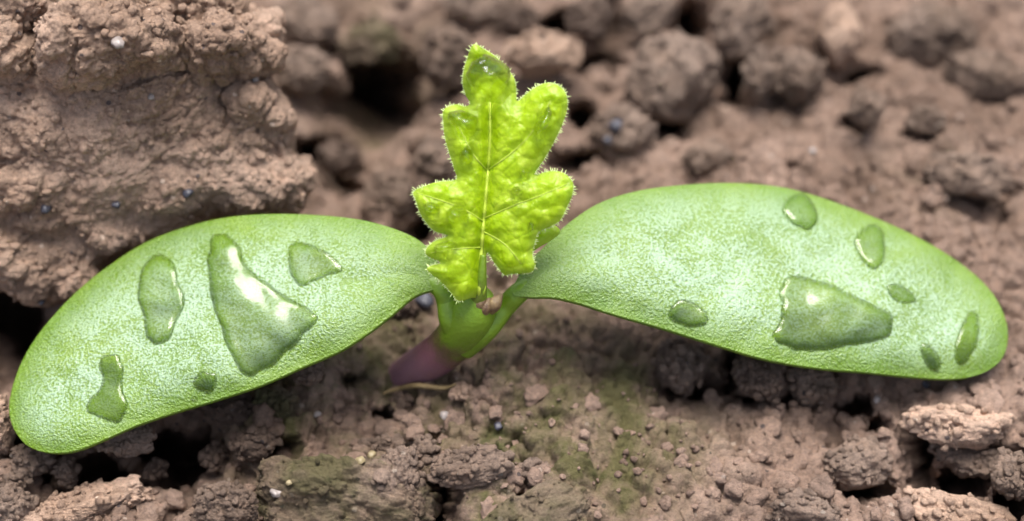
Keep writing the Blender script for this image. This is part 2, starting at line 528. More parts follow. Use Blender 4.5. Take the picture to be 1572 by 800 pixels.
def ground_full(x, y):
    near = (np.abs(x) < 4.2) & (y > -3.2) & (y < 4.6)
    h = ground_height(x, y)
    p = np.stack([x, y, h * 0.8], 1)
    h[near] += crumbly(p[near], 0.125, 2.3, 21)
    h[~near] += 0.115 * fbm(p[~near] * 1.4, 3, 21)
    return h

def axis(lo, hi, step, far):
    a = list(np.arange(lo, hi + step / 2, step)); s = step; v = a[-1]
    r = []
    while v < far: s *= 1.22; v += s; r.append(v)
    s = step; v = a[0]; l = []
    while v > -far: s *= 1.22; v -= s; l.append(v)
    return np.array(l[::-1] + a + r)
ax, ay = axis(-3.1, 3.2, 0.0105, 300), axis(-1.9, 2.9, 0.0115, 300)
GX, GY = np.meshgrid(ax, ay)
gz = ground_height(GX.ravel(), GY.ravel())
gv = np.stack([GX.ravel(), GY.ravel(), gz], 1)
nx, ny = len(ax), len(ay)
idx = np.arange(nx * ny).reshape(ny, nx)
gf = np.stack([idx[:-1, :-1].ravel(), idx[:-1, 1:].ravel(), idx[1:, 1:].ravel(), idx[1:, :-1].ravel()], 1)
# overhang: crumbs lean out sideways a little so that edges are not a mere height field
pitmask = np.zeros(len(gv))
for (px, py, rx, ry, dep) in PITS:
    c = on_z(np.array(float(px)), np.array(float(py)), float(ground_height(*[np.array([t]) for t in on_z(np.array(float(px)), np.array(float(py)))[:2]])[0]))
    k_ = depth_scale(c)
    d2 = ((GX.ravel() - c[0]) / (rx * 1.15 * k_)) ** 2 + ((GY.ravel() - c[1]) / (ry * 1.15 * k_ / math.sin(PITCH))) ** 2
    m_ = d2 < 8
    pm = np.stack([GX.ravel()[m_] * 7, GY.ravel()[m_] * 7, 0 * d2[m_] + px], 1)
    dd = d2[m_] * (1 + 0.9 * perlin(pm, 8))
    aim = ray(np.array(float(px)), np.array(float(py))) + np.array([RNG.uniform(-.25, .25), 0, 0])
    pitmask[m_] = np.maximum(pitmask[m_], np.exp(-np.maximum(dd, 0) ** 1.5 * 0.6))
    gv[m_] += aim * (dep * 1.35 * np.exp(-np.maximum(dd, 0) ** 1.5))[:, None]
nrm = normals_of(gv, gf)
kn = (np.abs(gv[:, 0]) < 4.2) & (gv[:, 1] > -3.2) & (gv[:, 1] < 4.6)
dsp = np.zeros(len(gv))
dsp[kn] = crumbly(gv[kn] * (1, 1, .8), 0.125, 2.3, 21)
dsp[~kn] = 0.115 * fbm(gv[~kn] * 1.4, 3, 21)
gv = gv + nrm * (dsp * (1 - 0.85 * pitmask))[:, None]
nrm = normals_of(gv, gf)
kn = (np.abs(gv[:, 0]) < 3.3) & (gv[:, 1] > -2) & (gv[:, 1] < 3)
pp = gv[kn]
gv[kn] += nrm[kn] * (0.022 * (granules(pp * 11, 70) - 0.3) + 0.010 * (granules(pp * 27, 71) - 0.3))[:, None]
gme = mesh_from('ground', gv, gf)
def spot(px, py, r):
    c = on_z(np.array(px), np.array(py), 0.0); rr = r * depth_scale(c)
    return np.exp(-(((gv[:, 0] - c[0]) / rr) ** 2 + ((gv[:, 1] - c[1]) / (rr * 1.3)) ** 2))
alg = np.clip(sum(w * spot(*q) for q, w in [((640, 640, 200), 1.0), ((860, 660, 170), .9), ((560, 560, 130), .8), ((1000, 640, 90), .6), ((450, 640, 110), .6), ((580, 90, 90), .7), ((1420, 280, 60), .5), ((880, 760, 120), .8)]), 0, 1)
attr(gme, 'algae', alg)
ground = obj('ground', gme, M_GROUND)
tag(ground, 'bare damp brown crumbly soil with green algae around the seedling', kind='structure')

def gz_at(x, y):
    return float(ground_full(np.array([float(x)]), np.array([float(y)]))[0])

# ------------------------------------------------------------------ soil clods
def clod_verts(sub, seed, flat=0.8, planes=9, crumb=0.16, freq=2.2):
    v, f = ICO[sub]
    r = np.random.default_rng(seed)
    n = r.normal(size=(planes, 3)); n /= np.linalg.norm(n, axis=1, keepdims=True)
    o = r.uniform(0.62, 0.98, planes)
    dots = v @ n.T
    rad = np.where(dots > 0.05, o / np.maximum(dots, 0.05), 9)
    k = 26.0
    rad = -np.log(np.exp(-k * np.minimum(rad, 1.15)).sum(1) + np.exp(-k * 1.15)) / k + 0.12
    p = v * rad[:, None]
    p[:, 2] *= flat
    nr = normals_of(p, f)
    p = p + nr * (0.26 * fbm(p * 1.5 + seed, 3, seed))[:, None]
    nr = normals_of(p, f)
    p = p + nr * crumbly(p + seed * 3.1, crumb, freq, seed, sub >= 4)[:, None]
    return p, f

CLOD_CACHE = {}
def clod(px, py, rx, ry, label, mat=None, seed=None, rise=0.35, crumb=0.16, sub=5, flat=0.85, group=None, name='soil_clod', freq=2.2, rot=None, lift=0.0):
    """a lump of soil seen at a pixel with half-sizes in pixels, bedded in the ground"""
    seed = seed if seed is not None else int(px * 7 + py * 13)
    c = on_z(np.array(float(px)), np.array(float(py)), 0.0)
    for _ in range(3):
        z = gz_at(c[0], c[1]) + lift
        s = depth_scale(c)
        hz = ry * s * 1.05
        c = on_z(np.array(float(px)), np.array(float(py)), z + hz * rise)
    v, f = clod_verts(sub, seed, flat, crumb=crumb, freq=freq)
    ext = np.abs(v).max(0)
    a = rot if rot is not None else (seed % 7 - 3) * 0.12
    sc = np.array([rx * s / ext[0], ry * s * 1.15 / ext[1], hz * 1.1 / ext[2]])
    v = v * sc
    R_ = np.array([[math.cos(a), -math.sin(a), 0], [math.sin(a), math.cos(a), 0], [0, 0, 1]])
    v = v @ R_.T
    o = obj(name, mesh_from(name, v, f), mat or M_CLOD, loc=c)
    tag(o, label, 'soil clod', group)
    return o

# --- the large clod behind the left seed leaf: lumps fused into one mass (pixel x, y, depth behind focus; half-sizes px, px, cm)
def fused(name, lumps, voxel, subdiv, amp, freq, seed, mat, label, mats=None):
    import bmesh
    bm = bmesh.new(); v0, f0 = ICO[3]
    for (px, py, d, rx, ry, rf) in lumps:
        c = P(px, py, d)
        s = S * (DIST + d) / DIST
        q = c + np.outer(v0[:, 0] * rx * s, RT) + np.outer(v0[:, 1] * ry * s, UPV) + np.outer(v0[:, 2] * rf, FW)
        vs = [bm.verts.new(x) for x in q]
        for t in f0: bm.faces.new([vs[i] for i in t])
    me = bpy.data.meshes.new('lumps'); bm.to_mesh(me); bm.free()
    o = bpy.data.objects.new('lumps', me); COL.objects.link(o)
    m = o.modifiers.new('remesh', 'REMESH'); m.mode = 'VOXEL'; m.voxel_size = voxel
    m = o.modifiers.new('smooth', 'SMOOTH'); m.factor = 0.5; m.iterations = 4
    m = o.modifiers.new('subsurf', 'SUBSURF'); m.levels = subdiv; m.render_levels = subdiv
    dg = bpy.context.evaluated_depsgraph_get(); dg.update()
    ev = o.evaluated_get(dg); em = ev.to_mesh()
    n = len(em.vertices); v = np.empty(n * 3, np.float32); em.vertices.foreach_get('co', v); v = v.reshape(-1, 3).astype(float)
    f = np.empty(len(em.polygons) * 4, np.int32); em.loops.foreach_get('vertex_index', f); f = f.reshape(-1, 4)
    ev.to_mesh_clear(); bpy.data.objects.remove(o); bpy.data.meshes.remove(me)
    nr = normals_of(v, f)
    v = v + nr * (amp * 0.8 * fbm(v * freq * 0.45, 2, seed))[:, None]
    nr = normals_of(v, f)
    calm = np.clip(0.70 + 1.1 * perlin(v * 1.5, seed + 77), 0.35, 1.1)
    v = v + nr * (calm * crumbly(v, amp, freq, seed))[:, None]
    nr = normals_of(v, f)
    v = v + nr * (0.018 * (granules(v * 17, seed + 30) - 0.3) * np.clip(0.5 + 2 * perlin(v * 3.1, seed + 31), 0, 1) + 0.009 * (granules(v * 36, seed + 32) - 0.3))[:, None]
    base = np.array([v[:, 0].mean(), v[:, 1].mean(), 0.0])
    ob = obj(name, mesh_from(name, v - base, f), mat, loc=base)
    tag(ob, label, 'soil clod')
    return ob

fused('soil_clod', [
    (150, 190, .80, 270, 210, .62), (40, 60, .95, 210, 170, .60), (-260, 150, .95, 300, 240, .62), (-60, -140, 1.15, 330, 160, .6), (300, 230, .78, 150, 110, .50), (310, 90, .80, 100, 110, .45),
    (60, 365, .74, 150, 85, .36), (390, 290, .72, 95, 65, .36), (200, 320, .74, 160, 72, .34), (0, 260, .7, 110, 160, .45),
    (170, 40, .22, 92, 52, .34), (110, 72, .16, 42, 46, .30), (222, 62, .18, 52, 38, .30), (165, 88, .16, 40, 40, .26), (18, 80, .30, 46, 46, .30), (60, 12, .4, 70, 40, .34),
    (345, 72, .34, 52, 40, .30), (385, 60, .46, 30, 32, .2), (405, 85, .46, 18, 20, .15), (300, 20, .55, 80, 40, .3), (430, 190, .55, 24, 24, .18), (385, 165, .52, 40, 28, .2),
    (180, 265, .46, 120, 42, .22), (300, 285, .52, 90, 40, .22), (255, 310, .52, 80, 30, .20), (60, 300, .46, 70, 45, .22), (110, 335, .50, 90, 35, .20),
    (165, 370, .54, 70, 28, .18), (20, 390, .50, 45, 45, .2), (75, 425, .54, 45, 28, .16), (120, 425, .56, 40, 36, .16), (455, 280, .66, 40, 36, .25)],
    0.03, 2, 0.10, 2.4, 5, M_PALE, 'large pale crumbly soil clod rising behind the tilted downcurved seed leaf')

# --- single clods
BG = 'soil clods behind the seedling'
clod(1036, 122, 76, 58, 'big blocky soil clod between the dark holes behind the broad seed leaf', rise=.5, crumb=.10, lift=.10)
clod(1141, 42, 48, 56, 'upright smooth-faced soil clod standing beside a deep dark hole', rise=.5, crumb=.07, lift=.10)
clod(1166, 118, 26, 38, 'narrow upright soil clod next to the slit-shaped dark hole', rise=.5, crumb=.1, lift=.10)
clod(1222, 115, 44, 46, 'knobbly upright soil clod beside the narrow one', rise=.5, crumb=.2, lift=.10)
clod(1333, 166, 30, 30, 'small round soil ball alone on open ground', rise=.7, crumb=.07, lift=.10)
clod(1000, 26, 42, 30, 'lumpy soil clod above the big blocky clod', rise=.5, crumb=.18, lift=.10)
clod(1285, 60, 36, 46, 'tall pale soil clod with rounded top behind the soil ball', M_PALE, rise=.5, crumb=.1, lift=.10)
clod(905, 32, 40, 36, 'dim soil clod at the rim of the far hollow', M_DARK, rise=.5)
clod(952, 200, 60, 42, 'broad soil clod bearing a blue-black mineral grain', rise=.4, crumb=.14)
clod(1085, 246, 44, 26, 'low soil clod just behind the broad seed leaf', rise=.4, crumb=.2)
clod(832, 80, 66, 34, 'smooth lens-shaped soil clod behind the lobed leaf', M_PALE, rise=.6, crumb=.05, lift=.10)
clod(680, 88, 46, 50, 'rounded knobbly soil clod beside the tip of the lobed leaf', rise=.5, crumb=.2, lift=.10)
clod(525, 246, 36, 26, 'small soil clod low in the dark hollow', M_DARK, rise=.4)
clod(602, 296, 48, 36, 'rounded soil clod beside the lowest lobes of the upright leaf', rise=.4)
clod(668, 246, 38, 30, 'soil clod half hidden by the upright lobed leaf', rise=.4)
clod(465, 108, 44, 32, 'soft-edged soil clod between large pale clod and dark hollow', rise=.4, crumb=.2, lift=.10)
clod(571, 72, 48, 32, 'olive-tinted soil clod at the top of the dark hollow', M_OLIVE, rise=.4, lift=.10)
clod(470, 35, 60, 36, 'wide brown soil clod at the far edge of the hollow', rise=.4, crumb=.2)
clod(1515, 116, 66, 34, 'slab of soil casting a long dark shadow line beneath', rise=.6, crumb=.08, flat=.6)
clod(1421, 184, 32, 20, 'small slab of soil with a shaded underside', rise=.6, crumb=.1)
clod(1495, 272, 78, 36, 'overhanging soil ledge behind the tip of the broad seed leaf', rise=.6, crumb=.1, flat=.6)
clod(1430, 60, 70, 50, 'hummock of soil on the far open ground', rise=.2, crumb=.15)
clod(735, 10, 60, 30, 'soil clod at the far edge above the upright leaf', rise=.4)
clod(790, 30, 40, 28, 'dusky soil clod above the lens-shaped clod', M_DARK, rise=.4)
clod(1476, 655, 96, 32, 'long ridge of soil below the tip of the broad seed leaf', M_PALE, rise=.3, crumb=.14)
clod(1320, 716, 62, 36, 'pink-brown soil clod beside a dark gap', rise=.5, crumb=.15)
clod(1492, 706, 60, 28, 'soil clod with a shaded hollow under its lip', rise=.6, crumb=.2)
clod(1465, 790, 96, 30, 'flat pale soil slab at the front edge of the dark gaps', M_PALE, rise=.5, crumb=.08)
clod(1553, 735, 34, 34, 'soil clod beside the flat pale slab', rise=.5)
clod(1240, 790, 60, 34, 'rough soil clod in front of the pink-brown clod', rise=.4)
clod(1044, 558, 50, 44, 'cluster of pinkish soil crumbs fused under the broad seed leaf', rise=.6, crumb=.34, freq=3.0)
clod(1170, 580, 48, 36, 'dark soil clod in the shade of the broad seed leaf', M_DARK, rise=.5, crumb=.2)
clod(1245, 588, 42, 32, 'soil clod peeping out below the broad seed leaf', rise=.5, crumb=.2)
clod(530, 768, 148, 74, 'broad olive flat-topped soil block split by a crack', M_OLIVE, rise=.28, crumb=.10, sub=6, freq=3.0, flat=.6)
clod(618, 748, 48, 60, 'crumbly brown edge piece of the olive soil block', rise=.45, crumb=.22, sub=6, freq=2.8)
clod(722, 716, 66, 32, 'ridge-shaped soil clod across the crack from the olive block', rise=.5, crumb=.22)
clod(650, 700, 26, 26, 'rounded soil lump at the head of the crack', rise=.5)
clod(815, 725, 22, 13, 'flat oval soil crumb behind the mossy block', rise=.6, crumb=.08)
clod(830, 792, 104, 42, 'mossy olive soil block beside the crack', M_OLIVE, rise=.2, crumb=.12)
clod(595, 682, 42, 10, 'thin raised rim of brown soil behind the olive block', rise=.6)
clod(616, 626, 18, 15, 'dark reddish soil crumb in front of the purple stem', M_DARK, rise=.6)
clod(712, 606, 16, 13, 'tan soil crumb beside the foot of the stem', M_PALE, rise=.6)
clod(390, 683, 36, 24, 'smooth rounded soil pebble in the shadow under the tilted seed leaf', M_DARK, rise=.7, crumb=.035, freq=1.6)
clod(195, 676, 56, 28, 'flaky reddish soil clod under the edge of the tilted seed leaf', rise=.6, crumb=.24, sub=6, lift=.12)
clod(345, 782, 54, 40, 'rough soil clod in front of the dark crevice', rise=.6, crumb=.24, sub=6)
clod(125, 786, 112, 42, 'large rough angular soil clod in front of the tip of the tilted seed leaf', M_PALE, rise=.5, crumb=.2, sub=6, freq=2.8)
clod(50, 708, 32, 24, 'angular soil clod wedged behind the rough angular one', rise=.6, crumb=.15)
clod(22, 742, 22, 20, 'small blunt soil crumb on the rim of the crevice', rise=.6)
clod(104, 728, 16, 26, 'upright splinter of soil between two clods', rise=.6, rot=.4)
clod(240, 722, 16, 13, 'soil crumb with a glossy face in the dark crevice', M_DARK, rise=.6)
clod(328, 703, 20, 18, 'soil crumb between the crevice and the rounded pebble', M_DARK, rise=.6)
clod(475, 572, 24, 18, 'knobbly soil crumb against the lower edge of the tilted seed leaf', rise=.7, crumb=.26, lift=.08)
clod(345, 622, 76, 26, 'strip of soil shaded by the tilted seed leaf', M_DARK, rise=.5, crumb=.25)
clod(2, 655, 20, 40, 'pale soil clod touching the tip of the tilted seed leaf', M_PALE, rise=.5, crumb=.2, sub=6)
clod(20, 780, 40, 32, 'soil clod in front of the small blunt crumb', rise=.5, crumb=.2)
clod(480, 730, 60, 20, 'low mossy soil lump on the olive block', M_OLIVE, rise=.3, crumb=.12, lift=.05)
clod(430, 620, 40, 22, 'olive soil lump between tilted seed leaf and purple stem', M_OLIVE, rise=.4)
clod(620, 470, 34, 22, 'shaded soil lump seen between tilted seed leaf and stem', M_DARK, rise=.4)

# --- small crumbs: shared shapes, one object each
shapes = []
for k in range(10):
    v, f = clod_verts(3, 300 + k, 0.8, 7, 0.34, 1.6)
    shapes.append(mesh_from('soil_crumb', v / np.abs(v).max(), f))
for me in shapes: me.materials.append(M_GROUND)
bpy.context.view_layer.update()
DG0 = bpy.context.evaluated_depsgraph_get()
def land(x, y):
    ok, loc, nn, _, ob, _ = scene.ray_cast(DG0, Vector((float(x), float(y), 4.0)), Vector((0, 0, -1)))
    return loc.z, nn.z, (ok and ob.name == 'ground')
REGIONS = [('small soil crumb on the ground behind the upright lobed leaf', 'crumbs behind the lobed leaf', (440, 930, 0, 310), 46),
           ('small soil crumb on the ground behind the broad seed leaf', 'crumbs behind the broad seed leaf', (930, 1572, 10, 330), 70),
           ('small soil crumb on the ground in front of the broad seed leaf', 'crumbs in front of the broad seed leaf', (900, 1572, 560, 800), 60),
           ('small soil crumb on the ground in front of the purple stem', 'crumbs in front of the stem', (470, 900, 600, 800), 45),
           ('small soil crumb among the clods under the tilted seed leaf', 'crumbs under the tilted seed leaf', (0, 450, 620, 800), 50)]
for label, grp, (x0, x1, y0, y1), cnt in REGIONS:
    made = tries = 0
    while made < cnt and tries < cnt * 12:
        tries += 1
        px, py = random.uniform(x0, x1), random.uniform(y0, y1)
        c = on_z(np.array(px), np.array(py), 0.0)
        c = on_z(np.array(px), np.array(py), gz_at(c[0], c[1]))
        z, up, bare = land(c[0], c[1])
        if not bare or z < -.3 or up < .5: continue
        made += 1
        r = 0.018 + 0.045 * random.random() ** 2.2
        o = obj('soil_crumb', random.choice(shapes), loc=(c[0], c[1], z + r * 0.1))
        o.scale = (r * random.uniform(.8, 1.25), r * random.uniform(.8, 1.25), r * random.uniform(.65, 1))
        o.rotation_euler = (random.uniform(-.4, .4), random.uniform(-.4, .4), random.uniform(0, 6.28))
        tag(o, label, 'soil crumb', grp)

# --- fine grit nobody could count
v0, f0 = ICO[1]
n = 6500
x = RNG.uniform(-3.0, 3.1, n); y = RNG.uniform(-1.8, 2.8, n)
clump = perlin(np.stack([x * 1.7, y * 1.7, 0 * x], 1), 77)
keep = clump > RNG.uniform(-0.6, 0.5, n); x, y = x[keep], y[keep]; n = len(x)
hits = [land(a_, b_) for a_, b_ in zip(x, y)]
z = np.array([h_[0] for h_ in hits]); keep = np.array([h_[2] and h_[0] > -.35 and h_[1] > .3 for h_ in hits])
x, y, z = x[keep], y[keep], z[keep]; n = len(x); r = 0.006 + 0.016 * RNG.random(n) ** 3
vv = v0[None] * (r[:, None, None] * RNG.uniform(.6, 1.3, (n, len(v0), 1))) * RNG.uniform(.7, 1.3, (n, 1, 3))
vv = vv + np.stack([x, y, z + r * 0.4], 1)[:, None]
ff = (f0[None] + (np.arange(n) * len(v0))[:, None, None]).reshape(-1, 3)
def grit_on(o, count, rmin, rmax):
    me = o.data; nv = len(me.vertices)
    co = np.empty(nv * 3, np.float32); me.vertices.foreach_get('co', co); co = co.reshape(-1, 3)
    no = np.empty(nv * 3, np.float32); me.vertices.foreach_get('normal', no); no = no.reshape(-1, 3)
    i = RNG.integers(0, nv, count); i = i[no[i, 2] > -0.1]
    i = i[perlin(co[i] * 3.0 + 5.0, 91) > RNG.uniform(-.5, .4, len(i))]
    r_ = rmin + (rmax - rmin) * RNG.random(len(i)) ** 2.5
    w = v0[None] * (r_[:, None, None] * RNG.uniform(.6, 1.3, (len(i), len(v0), 1))) * RNG.uniform(.7, 1.3, (len(i), 1, 3))
    return w + (co[i] + np.array(o.location) + no[i] * (r_ * 0.35)[:, None])[:, None]
GRITM = [M_GROUND, M_CLOD, M_PALE, M_OLIVE, M_DARK]
extra = []; kinds = [0] * n
for o in list(COL.objects):
    if o.name.startswith('soil_clod'):
        got = grit_on(o, 5200 if len(o.data.vertices) > 60000 else 260, .006, .024)
        extra.append(got); kinds += [GRITM.index(o.data.materials[0])] * len(got)
extra = np.vstack(extra)
vv = np.vstack([vv, extra]); n = len(vv)
ff = (f0[None] + (np.arange(n) * len(v0))[:, None, None]).reshape(-1, 3)
gm = mesh_from('soil_grit', vv.reshape(-1, 3), ff)
for m_ in GRITM: gm.materials.append(m_)
gm.polygons.foreach_set('material_index', np.repeat(np.array(kinds, np.int32), len(f0)))
o = obj('soil_grit', gm)
tag(o, 'fine loose soil grit strewn over the ground', kind='stuff')

# ------------------------------------------------------------------ hit points on what has been built (for grains lying on clods)
bpy.context.view_layer.update()
DG = bpy.context.evaluated_depsgraph_get()
def hit(px, py):
    r = ray(np.array(float(px)), np.array(float(py)))
    ok, loc, nn, _, ob, _ = scene.ray_cast(DG, Vector(CAMP), Vector(r))
    return np.array(loc), np.array(nn)

def grain(px, py, r, mat, label, cat='grain', name='mineral_grain', seed=0, squash=.75):
    c, nn = hit(px, py)
    v, f = clod_verts(3, 500 + seed, squash, 7, 0.03, 1.5)
    v = v / np.abs(v).max() * r * depth_scale(c)
    o = obj(name, mesh_from(name, v, f), mat, loc=c + nn * r * depth_scale(c) * 0.25)
    tag(o, label, cat)
GR = [(288, 294, 9, M_BLACK, 'glossy black mineral grain on the large pale clod'),
      (70, 318, 10, M_BLACK, 'dark grey flaky grain low on the large pale clod'),
      (178, 314, 8, M_BLACK, 'dark grain in a pit of the large pale clod'),
      (232, 150, 7, M_QUARTZ, 'white quartz grain in the recess of the large pale clod'),
      (183, 64, 12, M_QUARTZ, 'milky quartz grain on the jutting lump of the large clod'),
      (390, 122, 6, M_QUARTZ, 'pinkish quartz grain near the edge of the large clod'),
      (63, 463, 7, M_BLACK, 'blue-black grain under the foot of the large clod'),
      (946, 192, 12, M_BLACK, 'blue-black mineral grain on the broad soil clod'),
      (932, 214, 8, M_BLACK, 'smaller dark mineral grain on the broad soil clod'),
      (425, 756, 10, M_QUARTZ, 'round pale quartz grain on the olive soil block'),
      (445, 741, 6, M_SAND, 'little yellow sand grain beside the round quartz grain'),
      (551, 709, 9, M_SAND, 'oval yellow sand grain on the olive soil block'),
      (571, 701, 8, M_SAND, 'cream sand grain next to the oval one'),
      (590, 732, 15, M_CLOD, 'upright tan soil granule on the olive block'),
      (684, 638, 8, M_QUARTZ, 'bluish white grain in front of the stem'),
      (487, 638, 7, M_QUARTZ, 'white grain in front of the tilted seed leaf'),
      (766, 655, 8, M_BLACK, 'dark grain on the soil in front of the stem'),
      (648, 462, 16, M_BLACK, 'dark blue stone in the gap beside the stem'),
      (1246, 232, 6, M_QUARTZ, 'pale pinkish grain behind the broad seed leaf'),
      (1420, 588, 8, M_BLACK, 'dark grain just below the tip of the broad seed leaf'),
      (1347, 615, 7, M_QUARTZ, 'pale grain in the hollow below the broad seed leaf')]
for i, g in enumerate(GR): grain(*g, seed=i)

# ------------------------------------------------------------------ the seedling
seed_base = on_z(np.array(606.0), np.array(588.0), 0.0)
seedling = bpy.data.objects.new('seedling', None); COL.objects.link(seedling)
seedling.location = (seed_base[0], seed_base[1], gz_at(seed_base[0], seed_base[1]))
seedling.empty_display_size = 0.1
tag(seedling, 'green seedling with two smooth seed leaves, one lobed lime leaf and a purple stem', 'seedling')
SB = np.array(seedling.location)

def part(name, v, f, mat, parent=None, attrs=None):
    me = mesh_from(name, np.asarray(v) - SB, f)
    for k, a in (attrs or {}).items(): attr(me, k, a)
    o = obj(name, me, mat, parent or seedling)
    return o

def tube(path, radii, nseg=20, squash=None, k0=0.0, k1=1.0, n=10):
    path = np.asarray(path, float)
    full = np.hstack([path, np.asarray(radii, float)[:, None]])
    c = catmull(full, n, closed=False)
    p, r = c[:, :3], c[:, 3]
    t = np.gradient(p, axis=0); t /= np.linalg.norm(t, axis=1, keepdims=True)
    ref = -FW
    v, al = [], []
    m = len(p)
    for i in range(m):
        a = np.cross(t[i], ref); a /= np.linalg.norm(a); b = np.cross(a, t[i])
        for j in range(nseg):
            th = 2 * math.pi * j / nseg
            v.append(p[i] + r[i] * (math.cos(th) * a + math.sin(th) * b * (squash or 1)))
            al.append(k0 + (k1 - k0) * i / (m - 1))
    f = [(i * nseg + j, i * nseg + (j + 1) % nseg, (i + 1) * nseg + (j + 1) % nseg, (i + 1) * nseg + j) for i in range(m - 1) for j in range(nseg)]
    v.append(p[0] - t[0] * r[0] * .4); v.append(p[-1] + t[-1] * r[-1] * .4); al += [k0, k1]
    f = f + [(j + 0, len(v) - 2, (j + 1) % nseg) for j in range(nseg)] + [((m - 1) * nseg + j, (m - 1) * nseg + (j + 1) % nseg, len(v) - 1) for j in range(nseg)]
    return np.array(v), f, np.array(al)

class Sheet:
    """a leaf blade: pixel outline, tilted plane through a point, relief above it"""
    def __init__(s, outline, step, origin, normal, relief, thick, rows):
        s.poly = resample(catmull(outline, 10), step)
        s.o, s.n = np.asarray(origin), np.asarray(normal) / np.linalg.norm(normal)
        s.relief, s.thick, s.step, s.rows = relief, thick, step, rows
    def at(s, q, d=None):
        q = np.asarray(q, float)
        if d is None: d = dist_poly(q, s.poly)
        r = ray(q[:, 0], q[:, 1])
        t = ((s.o - CAMP) @ s.n + s.relief(q, d)) / (r @ s.n)
        return CAMP + r * t[:, None]
    def build(s):
        q, f = fill_outline(s.poly, s.step, s.rows)
        s.q = q; s.wet = np.zeros(len(q))
        d = dist_poly(q, s.poly)
        n = len(s.poly)
        mid = s.at(q, d)
        w = 9.0
        th = s.thick * np.sqrt(np.clip(1 - (1 - np.minimum(d / w, 1)) ** 2, 0, 1))
        front = mid + s.n * (th * 0.0)[:, None]
        back = mid - s.n * th[:, None]
        # the rim is shared: rim points belong to both sides
        rim = d < 1e-3
        ids = np.arange(len(q)); bid = np.where(rim, ids, 0)
        k = np.cumsum(~rim) - 1 + len(q)
        bid = np.where(rim, ids, k)
        v = np.vstack([front, back[~rim]])
        f = np.vstack([f, bid[f][:, ::-1]])
        s.rim = rim
        return q, d, v, f, rim

def tilt_normal(deg, side=0.0):
    a = math.radians(deg); b = math.radians(side)
    return np.array([math.sin(b), -math.sin(a) * math.cos(b), math.cos(a) * math.cos(b)])

# --- left seed leaf
LEFT = [(694, 440), (676, 408), (652, 376), (620, 357), (570, 341), (520, 333), (460, 329), (400, 329), (340, 335), (280, 350), (220, 374), (160, 413), (110, 455),
        (65, 505), (35, 552), (17, 602), (15, 640), (28, 670), (50, 689), (85, 696), (120, 691), (160, 675), (205, 655), (260, 636), (330, 615), (400, 592),
        (460, 566), (520, 540), (560, 515), (600, 485), (635, 456), (662, 446)]
RIGHT = [(786, 450), (806, 408), (832, 382), (870, 345), (920, 312), (980, 293), (1050, 284), (1120, 281), (1190, 286), (1250, 300), (1320, 325), (1390, 355), (1450, 388),
         (1500, 425), (1530, 460), (1546, 500), (1545, 535), (1530, 560), (1500, 576), (1460, 582), (1400, 579), (1330, 572), (1260, 566), (1180, 553), (1100, 530),
         (1020, 505), (940, 482), (890, 466), (850, 457), (815, 456)]

def cot_relief(mid, sgn, seed):
    mid = catmull(mid, 12, closed=False)
    def fn(q, d):
        dm = dist_poly(q, mid, closed=False)
        r = -0.055 * np.exp(-(d / 34.0) ** 1.3)                   # margin rolls down
        r -= 0.012 * np.exp(-(dm / 14.0) ** 2) * np.clip(1.2 - 2 * np.abs(q[:, 0] - 740) / 720, 0, 1)   # shallow fold along the midrib
        along = np.clip(np.abs(q[:, 0] - 740) / 720, 0, 1)
        r -= 0.09 * along ** 2.2                                   # blade arches down towards its tip
        p = np.stack([q[:, 0] / 130.0, q[:, 1] / 110.0, 0 * d], 1)
        r += 0.030 * perlin(p, seed) + 0.010 * perlin(p * 2.7, seed + 1)
        return r
    return fn
cotyledons = {}
for key, out, mid, tilt, side, seed in (
        ('l', LEFT, [(690, 424), (600, 420), (480, 445), (350, 480), (200, 540), (60, 630)], 16, -6, 40),
        ('r', RIGHT, [(790, 440), (860, 400), (1000, 400), (1150, 425), (1300, 455), (1480, 520)], 16, 8, 44)):
    sh = Sheet(out, 4.8, P(np.array(690.0 if key == 'l' else 800.0), np.array(436.0), 0.02), tilt_normal(tilt, side), cot_relief(mid, 1, seed), 0.055, (1.5, 4, 8))
    q, d, v, f, rim = sh.build()
    e = np.clip((d - 4) / 62.0, 0, 1) ** .8; al = np.clip(np.abs(q[:, 0] - 740) / 760, 0, 1)
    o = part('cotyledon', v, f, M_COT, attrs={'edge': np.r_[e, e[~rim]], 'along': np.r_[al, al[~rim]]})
    cotyledons[key] = (sh, o)
cotyledons['l'][1]['label'] = 'smooth green seed leaf tilting down over the soil clods'
cotyledons['r'][1]['label'] = 'broad smooth green seed leaf reaching over open ground'

# --- stem: purple foot in the soil, green collar above
foot = P(np.array(600.0), np.array(590.0), 0.0)
foot = on_z(np.array(596.0), np.array(592.0), gz_at(seed_base[0], seed_base[1]) - 0.10)
dfoot = float((foot - CAMP) @ FW) - DIST
def PD(px, py, d): return P(np.array(float(px)), np.array(float(py)), d)
path = [foot, PD(628, 572, dfoot * .80), PD(660, 553, dfoot * .62), PD(688, 532, dfoot * .46), PD(712, 505, dfoot * .28), PD(728, 478, dfoot * .16), PD(736, 452, dfoot * .07)]
v, f, al = tube(path, [0.070, 0.080, 0.088, 0.090, 0.098, 0.094, 0.060], 28)
part('stem', v, f, M_STEM, attrs={'along': al})
